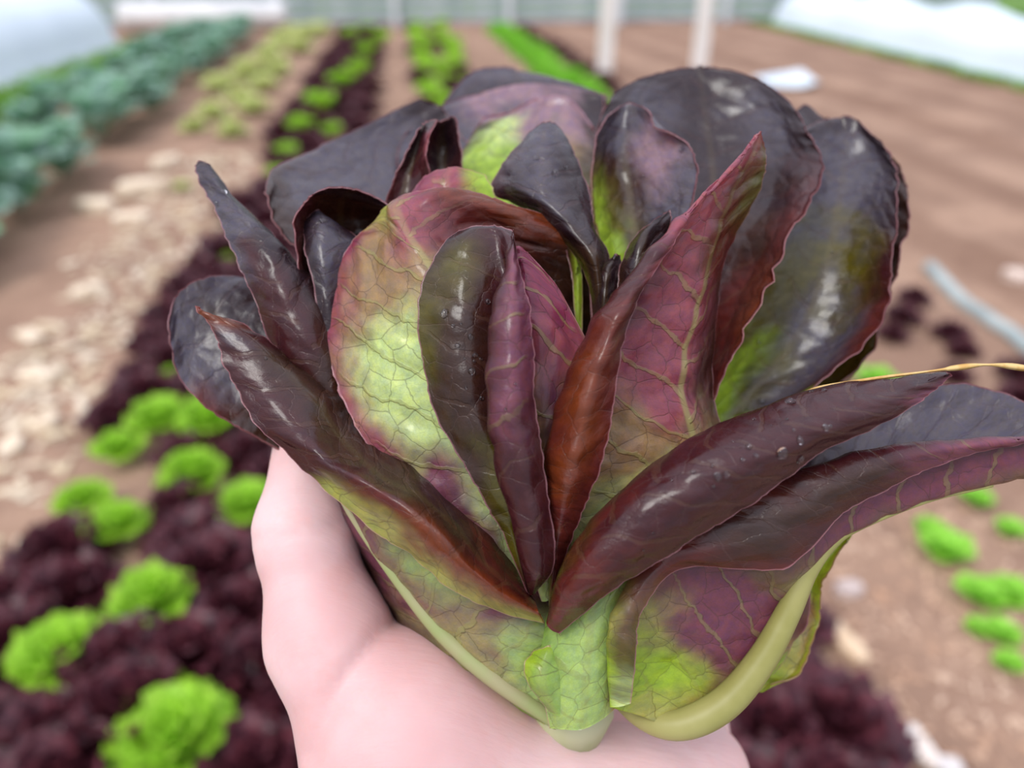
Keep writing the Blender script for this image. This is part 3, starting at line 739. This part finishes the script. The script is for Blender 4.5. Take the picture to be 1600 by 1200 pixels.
# --- pink leaf left of the roll
leaf("""846,940,-8,G 852,940,-9,G 858,938,-9,G 868,936,-8,G
800,780,-6,g 835,770,-11,g 862,765,-12,K 900,750,-8,g
790,660,-6,K 825,650,-12,K 865,640,-13,W 920,620,-8,K
788,540,-4,M 820,530,-11,P 858,525,-12,P 925,545,-8,P
790,440,-2,M 812,432,-9,M 835,435,-9,M 880,470,-6,M
802,385,-1,V 808,384,-5,M 814,387,-5,M 822,395,-3,M""", 3, 22, ruffle=.1, puff=.6)
# --- large pink leaf with rolled brown margin
leaf("""905,1020,-6,G 893,1010,-8,G 880,1000,-10,G 864,975,-12,g 862,965,-13,R 865,960,-12,R
1020,890,0,g 985,875,-8,G 925,860,-11,G 856,835,-16,R 870,840,-21,R 893,838,-18,R
1125,720,8,O 1082,715,-6,K 970,712,-10,K 856,722,-18,R 893,726,-27,B 938,728,-22,R
1112,610,12,N 1066,605,-5,P 978,602,-10,P 884,606,-20,R 922,606,-29,B 962,605,-24,R
1122,485,14,N 1084,500,-4,P 1018,500,-10,P 934,500,-20,V 962,500,-28,R 986,487,-24,V
1142,388,14,R 1112,405,-3,R 1072,402,-9,P 1011,403,-18,V 1022,402,-22,V 1034,400,-20,P
1182,308,12,O 1142,308,-1,R 1116,310,-6,P 1085,318,-12,P 1088,319,-14,P 1091,320,-13,P
1196,262,9,O 1168,256,2,R 1158,256,-1,P 1145,258,-5,P 1147,259,-6,P 1149,261,-5,P
1197,232,8,O 1190,209,4,P 1187,209,3,P 1182,211,1,P 1183,212,1,P 1184,213,1,P""", 1, 23, nu=100, nv=120, ruffle=.35, puff=.5, wave=.5, midv=.8, label='pointed magenta pink leaf with a rolled brown margin')
# --- dark folded centre leaf in front
leaf("""826,934,-12,V 827,933,-12,V 829,931,-10,V 828,930,-14,V 832,930,-16,V 836,928,-14,V
790,845,-14,O 805,850,-15,O 822,860,-13,V 812,872,-24,V 840,874,-28,V 868,872,-24,V
745,760,-16,N 785,750,-18,O 815,740,-15,V 776,735,-26,V 815,738,-31,V 852,738,-26,V
674,630,-15,N 735,625,-20,N 806,625,-16,V 762,625,-27,V 800,625,-32,W 838,628,-27,V
652,500,-14,O 720,500,-20,N 796,500,-16,V 767,495,-26,V 800,500,-31,W 831,508,-26,W
663,432,-12,N 722,418,-17,O 785,415,-14,V 785,425,-22,V 802,420,-25,W 817,430,-22,W
690,382,-10,D 728,368,-13,N 772,362,-12,V 797,372,-16,V 803,375,-17,V 808,384,-15,V
716,358,-8,D 742,350,-10,D 770,350,-10,D 795,357,-11,V 801,360,-12,V 804,364,-11,V""", 2, 24, nu=100, nv=110, ruffle=.3, puff=.4, wave=.5, midv=0, label='dark folded leaf at the front centre with water drops')
# --- low outer leaves
low = leaf("""850,1132,4,g 860,1132,2,G 870,1130,0,G 878,1122,1,G 886,1112,4,G
690,1042,12,g 725,1046,4,g 772,1060,-4,T 822,1040,-6,H 872,1010,-4,H
588,985,24,g 630,990,16,V 692,990,-2,T 775,955,-7,W 862,935,-5,V
543,905,26,N 578,908,18,N 622,905,0,W 700,865,-7,H 785,835,-4,W
518,832,26,N 533,822,18,N 550,805,2,W 600,785,-3,W 665,755,-2,W
500,772,16,N 505,755,12,N 515,742,6,W 540,732,2,W 575,712,2,W""", 2, 25)  # columns left of the midrib coloured dark, painting the shadow beside the thumb
rib(low, [(872, 1130, -1), (772, 1060, -3), (692, 990, -1), (622, 905, 1), (550, 805, 2.6), (516, 745, 6)], [1.8, 2.4, 2.2, 1.7, 1.0, .4], rib_pale)
leaf("""858,1138,-6,H 880,1140,-9,H 910,1140,-11,H 940,1125,-9,H 960,1108,-6,T
846,1070,-4,g 875,1065,-11,H 915,1060,-14,H 950,1050,-12,H 975,1040,-6,H
836,1020,-3,g 870,1000,-10,g 920,990,-14,H 965,980,-12,H 1000,965,-5,H
845,970,-3,L 880,950,-9,g 930,930,-13,H 985,910,-11,H 1030,890,-3,g
880,920,-2,g 910,890,-6,g 950,865,-9,H 1010,850,-7,g 1060,830,0,g""", 2, 26, puff=.3)
leaf("""858,1112,-8,g 868,1118,-9,g 880,1122,-9,g
828,1070,-9,g 850,1075,-12,g 880,1078,-10,H
822,1040,-9,L 848,1045,-12,g 888,1048,-9,H
838,1018,-7,L 858,1012,-9,L 880,1010,-7,Y""", 1, 27, nu=30, nv=36, ruffle=.3)
leaf("""1150,1095,14,L 1170,1085,15,L 1190,1080,15,L 1205,1068,14,L
1190,1020,14,Y 1215,1030,16,Y 1240,1045,16,Y 1252,1050,14,L
1215,950,14,K 1240,955,16,G 1262,965,16,K 1278,975,14,L
1240,885,14,G 1258,895,15,G 1272,905,15,L 1283,915,13,L
1280,840,12,G 1295,848,13,L 1308,855,13,L 1318,850,12,L
1325,815,10,G 1333,815,11,L 1340,816,11,L 1347,814,11,L""", 1, 28, nu=40, nv=60, ruffle=1.0)
# --- left front leaf with yellow-green margin
leaf("""850,974,-14,Y 842,958,-18,B 838,944,-14,R 834,936,-10,N
745,947,-15,Y 757,915,-25,B 768,885,-20,R 775,845,-6,N
640,872,-14,Y 664,828,-26,B 672,785,-20,N 670,740,-4,N
540,792,-12,Y 578,764,-22,R 592,735,-16,N 612,690,0,N
458,724,-9,V 500,712,-16,V 540,690,-8,N 575,640,4,N
396,652,-6,V 440,642,-8,V 488,625,-4,N 538,615,4,N
352,576,-4,V 388,572,-5,V 425,560,-3,N 462,562,4,N
332,516,-2,V 352,520,-3,S 374,515,-2,V 398,519,2,V
304,480,0,B 309,481,-1,B 313,483,-1,B 318,486,0,B""", 2, 29, nu=80, nv=120, ruffle=.7, midv=.15, label='pointed dark leaf with a yellow green margin')
# --- right front: trough leaf (behind), then the long dark roll
trough = leaf("""985,1097,-12,G 970,1102,-12,G 957,1106,-10,L 1005,1120,-5,Y 1045,1138,-2,T 1060,1122,6,L 1075,1105,8,L
992,1032,-16,O 974,1028,-17,O 955,1032,-13,L 1040,1050,-3,L 1120,1112,0,K 1150,1085,10,L 1195,1060,12,L
1000,955,-17,E 985,948,-19,E 968,955,-15,Y 1080,980,-6,W 1192,1032,0,W 1215,1020,10,K 1240,1010,12,K
1070,884,-17,R 1050,872,-19,R 1035,850,-15,R 1130,915,-8,W 1232,960,-1,W 1245,935,10,R 1265,930,12,R
1225,887,-17,R 1190,838,-21,N 1150,778,-16,R 1228,892,-10,E 1262,892,-3,T 1260,790,14,D 1225,660,20,D
1322,798,-15,V 1300,765,-20,N 1272,729,-15,V 1318,812,-9,W 1330,832,-4,E 1345,730,15,S 1340,640,22,S
1440,735,-14,W 1425,714,-18,V 1408,696,-14,V 1440,760,-9,W 1450,780,-4,E 1450,690,14,S 1465,600,20,S
1540,701,-13,W 1530,695,-15,W 1520,690,-12,V 1540,732,-9,W 1550,757,-5,E 1550,690,11,S 1565,614,16,S
1640,688,-12,W 1635,686,-13,W 1630,685,-11,V 1640,712,-9,W 1650,735,-6,E 1650,695,6,S 1660,660,10,S
1722,700,-8,V 1722,700,-8,V 1722,700,-8,V 1724,704,-7,V 1726,708,-6,V 1724,702,-4,D 1722,698,-3,D""", 4, 30, nu=120, nv=130, ruffle=.3, puff=.4, wave=.5, midv=0, label='trough shaped leaf with a thick pale yellow green midrib')
rib(trough, [(935, 1050, 12), (985, 1108, 4), (1035, 1132, -2), (1085, 1126, -4), (1140, 1092, -4), (1192, 1028, -4), (1232, 955, -4), (1262, 890, -5), (1300, 846, -5), (1345, 820, -5), (1450, 780, -5), (1550, 757, -6)], [2.0, 2.6, 3.4, 4.0, 4.0, 3.6, 3.1, 2.6, 1.8, 1.2, .9, .7], rib_mat)
roll = leaf("""874,990,-14,R 862,985,-15,R 854,975,-14,R 856,960,-10,O 862,950,-6,O
960,922,-24,V 920,915,-30,R 890,905,-28,R 872,895,-20,O 890,880,-8,O
1060,856,-27,V 1015,835,-34,V 965,810,-32,V 930,805,-22,R 960,790,-6,N
1160,796,-27,V 1110,765,-35,V 1055,735,-32,V 1030,715,-22,V 1060,710,-4,N
1265,722,-25,V 1225,705,-32,V 1180,680,-30,V 1150,648,-20,V 1180,650,-4,N
1390,655,-21,V 1355,645,-26,V 1320,632,-25,V 1290,606,-17,V 1320,608,-5,N
1455,617,-18,W 1430,612,-21,V 1410,605,-21,V 1395,588,-16,V 1410,595,-9,N
1492,588,-16,W 1488,584,-17,V 1484,581,-17,D 1478,578,-15,D 1480,580,-13,D""", 2, 31, nu=90, nv=120, ruffle=.3, puff=.3, wave=.6, midv=0, label='long rolled dark purple leaf with water drops')
# --- leaves on the far side of the head, out of this view for the most part
for i, (x, y, dz, a) in enumerate(((700, 560, 84, -1), (1000, 560, 88, 1), (860, 520, 94, 0))):
    leaf(f"""{860+a*10},1080,34,T {870+a*10},1080,36,T {880+a*10},1080,37,T {890+a*10},1080,36,T {900+a*10},1080,34,T
{x-110},800,{dz-24},g {x-40},800,{dz-14},g {x+20},800,{dz-10},g {x+80},800,{dz-14},g {x+140},800,{dz-24},g
{x-150},{y},{dz-16},V {x-60},{y},{dz-4},V {x+20},{y},{dz},V {x+100},{y},{dz-4},V {x+180},{y},{dz-16},V
{x-110},{y-190},{dz-14},D {x-50},{y-200},{dz-4},D {x+20},{y-205},{dz},D {x+90},{y-200},{dz-4},D {x+150},{y-190},{dz-14},D""", 2, 40+i, nu=40, nv=60)
# stem
v, f = tube([Vector(held(880, 1150, 16))-BASE, Vector(held(885, 1110, 16))-BASE, Vector(held(890, 1000, 20))-BASE, Vector(held(890, 850, 24))-BASE], [.010, .013, .012, .008], 20)
link('stem', mesh('stem', v, f), simple_mat('stem', (.48, .52, .26), (.55, .56, .34), 80, .5, .1), lettuce)

# water drops lying on the leaves
def glass():
    g = NT('water'); return g.out(g.n('BsdfPrincipled', {'Base Color': (1, .97, .97, 1), 'Roughness': .02, 'IOR': 1.45, 'Transmission Weight': 1.0}))
bm = bmesh.new(); bmesh.ops.create_icosphere(bm, subdivisions=3, radius=1)
for vv in bm.verts: vv.co.z = vv.co.z*.8 if vv.co.z > 0 else vv.co.z*.12
drop_me = bpy.data.meshes.new('drop'); bm.to_mesh(drop_me); bm.free(); drop_me.materials.append(glass())
drop_me.polygons.foreach_set('use_smooth', [True]*len(drop_me.polygons))
drops = [(1222, 708, 11), (1235, 628, 10), (1190, 627, 6), (1122, 745, 9), (1135, 741, 8), (1170, 698, 6), (1181, 712, 5), (1160, 718, 5), (1250, 688, 8), (1290, 668, 7), (1297, 666, 5), (1240, 672, 4),
         (1178, 655, 4), (1288, 610, 5), (1268, 612, 4), (1083, 738, 5), (1115, 760, 4), (1113, 728, 4), (1250, 718, 9), (1050, 750, 3), (1230, 655, 3), (1205, 665, 3), (1145, 690, 3), (1005, 860, 3), (1020, 832, 3),
         (735, 526, 6), (742, 555, 6), (741, 564, 4), (737, 580, 9), (751, 561, 4), (708, 509, 5), (720, 506, 4), (762, 471, 7), (726, 560, 3), (752, 622, 5), (728, 606, 3), (695, 490, 9), (715, 540, 6),
         (830, 528, 3), (790, 640, 4), (805, 600, 4), (868, 270, 8), (838, 248, 6), (885, 262, 5), (1185, 535, 6), (1300, 395, 3), (1065, 235, 5), (1005, 275, 4), (560, 660, 3), (415, 560, 4), (350, 300, 6), (338, 318, 5), (505, 345, 8)]
for k, (px, py, rp) in enumerate(drops):
    d = (unproj(px, py, 1.0)-CAM).normalized(); best = None
    for nm, (o, bv) in BVH.items():
        h = bv.ray_cast(CAM, d)
        if h[0] is not None and (best is None or h[3] < best[0]): best = (h[3], h[0], h[1], o)
    if not best: continue
    n = best[2] if best[2].dot(d) < 0 else -best[2]
    o = link('water_drop', drop_me, None, best[3]); r = rp*best[0]/F*.75
    rr = random.Random(k)
    o.matrix_local = Matrix.Translation(best[1]-BASE+n*r*.02) @ n.to_track_quat('Z', 'Y').to_matrix().to_4x4() @ Matrix.Diagonal((r*rr.uniform(.85, 1.2), r*rr.uniform(.85, 1.2), r, 1))

# dry grass stalk lying behind the long rolled leaf
st = [(1230, 640, 2), (1268, 609, -2), (1350, 594, -8), (1440, 582, -11), (1500, 574, -12), (1545, 570, -12), (1600, 575, -11), (1680, 590, -9)]
P = np.array([list(held(*p)) for p in st]); t = np.linspace(0, len(st)-1, 50); Q = cr(P, t)
V = []; Fc = []
for i, q in enumerate(Q):
    hw = (.00055+.00035*math.sin(i*.5)*(i/50))*(1 if i > 25 else .7); q = Vector(q)
    V += [q+up*hw+fwd*.0002, q-fwd*.00035, q-up*hw+fwd*.0002, q+fwd*.0005]
for i in range(len(Q)-1):
    for k in range(4): Fc.append((i*4+k, i*4+(k+1) % 4, i*4+4+(k+1) % 4, i*4+4+k))
Fc += [(3, 2, 1, 0), tuple(range(len(V)-4, len(V)))]
sm = mesh('straw', [p-BASE for p in map(Vector, V)], Fc); o = link('dry_grass_stalk', sm, simple_mat('dry_stalk', (.62, .36, .10), (.78, .54, .22), 300, .6, .1), None, BASE)
tag(o, 'thin golden dry grass stalk lying along the top of the long dark leaf at right', 'straw')
# ------------------------------------------------------------------ the hand
def cmm(px, py, mm):
    """camera-frame millimetres of a point held before the lens"""
    d = 200+mm; return np.array([(px-800)/F*d, (600-py)/F*d, d])
def capsule(G, a, b, r0, r1):
    ab = b-a; t = np.clip(((G-a) @ ab)/(ab @ ab), 0, 1)
    return np.linalg.norm(G-a-t[..., None]*ab, axis=-1)-(r0+(r1-r0)*t)
def smin(a, b, k):
    h = np.clip(.5+.5*(b-a)/k, 0, 1); return b*(1-h)+a*h-k*h*(1-h)
def surface_nets(D, o, h):
    inside = D < 0; nx, ny, nz = D.shape
    c = [inside[i:nx-1+i, j:ny-1+j, k:nz-1+k] for i in (0, 1) for j in (0, 1) for k in (0, 1)]
    s = sum(x.astype(int) for x in c); act = (s > 0) & (s < 8)
    idx = -np.ones(act.shape, int); ijk = np.argwhere(act); idx[act] = np.arange(len(ijk))
    acc = np.zeros((len(ijk), 3)); cnt = np.zeros(len(ijk))
    cor = np.array([(i, j, k) for i in (0, 1) for j in (0, 1) for k in (0, 1)])
    val = np.stack([D[ijk[:, 0]+i, ijk[:, 1]+j, ijk[:, 2]+k] for i, j, k in cor], 1)
    for a in range(8):
        for b in range(a+1, 8):
            if np.abs(cor[a]-cor[b]).sum() != 1: continue
            x, y = val[:, a], val[:, b]; m = (x < 0) != (y < 0); t = np.where(m, x/np.where(m, x-y, 1), 0)
            acc += np.where(m[:, None], cor[a]+(cor[b]-cor[a])*t[:, None], 0); cnt += m
    V = (ijk+acc/cnt[:, None])*h+o
    faces = []
    for ax in range(3):
        sl0 = [slice(None)]*3; sl1 = [slice(None)]*3; sl0[ax] = slice(0, -1); sl1[ax] = slice(1, None)
        A = inside[tuple(sl0)]; B = inside[tuple(sl1)]; e = np.argwhere(A != B)
        b, cax = [q for q in range(3) if q != ax]
        e = e[(e[:, b] > 0) & (e[:, cax] > 0) & (e[:, b] < D.shape[b]-1) & (e[:, cax] < D.shape[cax]-1)]
        fl = A[e[:, 0], e[:, 1], e[:, 2]]
        q = []
        for db, dc in ((-1, -1), (0, -1), (0, 0), (-1, 0)):
            p = e.copy(); p[:, b] += db; p[:, cax] += dc; q.append(idx[p[:, 0], p[:, 1], p[:, 2]])
        q = np.stack(q, 1)
        if ax == 1: fl = ~fl
        q[~fl] = q[~fl][:, ::-1]; faces.append(q)
    return V, np.concatenate(faces)
def build_hand():
    C = lambda *a: cmm(*a)
    parts = [  # (group blend, a, b, r0, r1)
        (7, C(488, 690, 24), C(474, 835, 14), 10.5, 12.0),          # thumb end
        (7, C(474, 835, 14), C(514, 1000, 8), 12.2, 14.5),          # thumb shaft
        (9, C(516, 1000, 8), C(618, 1160, 6), 15.0, 23.5),          # ball of the thumb
        (9, C(630, 1170, 6), C(790, 1420, 0), 24.0, 27.0),
        (9, C(650, 1096, 8), C(860, 1260, 16), 16.5, 20.0),         # palm edge before the lettuce
        (9, C(860, 1260, 16), C(1040, 1250, 34), 20.0, 18.0),
        (8, C(1000, 1290, 20), C(1090, 1210, 38), 20.0, 15.5),      # outer palm
        (10, C(760, 1420, 0), C(1010, 1390, 14), 27.0, 24.0),       # heel of the hand
        (10, C(640, 1120, 20), C(760, 1150, 66), 16.0, 12.0),       # palm plate going back under the head
        (10, C(800, 1230, 20), C(880, 1190, 72), 18.0, 12.0),
        (10, C(960, 1250, 22), C(990, 1215, 68), 18.0, 12.0),
        (14, C(860, 1450, 4), C(900, 1900, -2), 27.0, 27.0),        # wrist and forearm
        (14, C(900, 1450, 10), C(960, 1900, 6), 25.0, 26.0),
        (14, C(900, 1900, -2), C(980, 2500, -10), 28.0, 36.0)]
    fingers = [[(760, 1150, 66, 11), (650, 1010, 92, 9.2), (660, 880, 100, 8.4), (700, 800, 92, 7.6)],
               [(880, 1185, 72, 11), (800, 1010, 104, 9.4), (800, 860, 108, 8.6), (820, 770, 98, 7.8)],
               [(985, 1210, 68, 10.5), (950, 1040, 100, 9.0), (930, 900, 104, 8.2), (920, 820, 94, 7.4)],
               [(1085, 1205, 40, 12), (1095, 1090, 76, 8.6), (1065, 990, 88, 7.6), (1040, 930, 84, 6.8)]]
    lo = np.array([-115., -330., 145.]); h = 1.6; hi = np.array([120., 12., 330.])
    # the box is sampled coarsely far down the arm by cutting it at the wrist's own length
    n = ((hi-lo)/h).astype(int)
    ax = [lo[i]+h*np.arange(n[i]) for i in range(3)]
    G = np.stack(np.meshgrid(*ax, indexing='ij'), -1).astype(np.float32)
    D = None
    for k, a, b, r0, r1 in parts:
        c = capsule(G, a.astype(np.float32), b.astype(np.float32), r0, r1); D = c if D is None else smin(D, c, k)
    for fg in fingers:
        fd = None
        for p, q in zip(fg[:-1], fg[1:]):
            c = capsule(G, C(*p[:3]).astype(np.float32), C(*q[:3]).astype(np.float32), p[3], q[3]); fd = c if fd is None else smin(fd, c, 3)
        D = smin(D, fd, 5)
    PX = np.stack([800+G[..., 0]/G[..., 2]*F, 600-G[..., 1]/G[..., 2]*F], -1)     # where a lens at the eye sees each sample
    def crease(pts, r, depth):
        nonlocal D
        g = None
        for p, q in zip(pts[:-1], pts[1:]):
            a = np.array(p[:2], np.float32); ab = np.array(q[:2], np.float32)-a
            t = np.clip(((PX-a) @ ab)/(ab @ ab), 0, 1); c = np.linalg.norm(PX-a-t[..., None]*ab, axis=-1); g = c if g is None else np.minimum(g, c)
        D = D + depth*np.exp(-(g/6.2/r)**2)*np.clip((222-G[..., 2])/14, 0, 1)
    crease([(640, 955, 4), (592, 992, 4), (560, 1030, -6), (520, 1095, -14), (488, 1180, -18)], 2.5, 1.9)     # fold between thumb and palm
    crease([(395, 845, 6), (440, 838, 0), (490, 832, 2), (530, 818, 8)], 1.7, .8)              # thumb joint
    crease([(395, 868, 6), (450, 862, 0), (520, 850, 6)], 1.3, .45)
    crease([(700, 1220, -16), (800, 1190, -10), (905, 1165, 0)], 1.8, .5)
    crease([(930, 1140, 10), (1020, 1160, 10), (1120, 1180, 14)], 1.8, .6)
    V, Q = surface_nets(D, lo, h)
    # relax the sampling steps away
    E = np.concatenate([Q[:, [0, 1]], Q[:, [1, 2]], Q[:, [2, 3]], Q[:, [3, 0]]]); E = np.concatenate([E, E[:, ::-1]])
    deg = np.bincount(E[:, 0], minlength=len(V))[:, None]
    for it in range(6):
        S_ = np.stack([np.bincount(E[:, 0], V[E[:, 1], q], len(V)) for q in range(3)], 1)/np.maximum(deg, 1)
        V = V+(S_-V)*(.5 if it % 2 == 0 else -.45)
    Wd = (Ca+(Ra*V[:, :1]+Ua*V[:, 1:2]+Fa*V[:, 2:3])*.001)-np.array(BASE)
    return Wd, Q
def skin():
    g = NT('skin'); co = g.n('TexCoord').outputs['Object']
    a = g.noise(co, 25, 3); b = g.noise(co, 90, 4, .6); lines = g.n('TexNoise', {'Vector': g.n('Mapping', {'Vector': co, 'Rotation': (0.3, .4, .8), 'Scale': (1, 5, 1)}).outputs[0], 'Scale': 120.0, 'Detail': 3.0}).outputs[0]
    col = g.mix(g.step(a, .35, .65), c4((.67, .40, .39)), c4((.77, .52, .51)))
    col = g.mix(g.math('MULTIPLY', g.step(b, .5, .75), .35), col, c4((.68, .34, .31)))
    bp = g.n('Bump', {'Strength': .35, 'Distance': .0006, 'Height': g.math('ADD', b, g.math('MULTIPLY', lines, .8))})
    p = g.n('BsdfPrincipled', {'Base Color': col, 'Roughness': .52, 'Specular IOR Level': .35, 'Subsurface Weight': .35, 'Subsurface Radius': (1.0, .35, .2), 'Subsurface Scale': .004, 'Normal': bp.outputs[0]})
    return g.out(p)
hv, hq = build_hand()
hand = link('hand', mesh('hand', hv, hq), skin(), None, BASE)
tag(hand, 'bare pinkish left hand with raised thumb cupping the dark lettuce from below', 'hand')
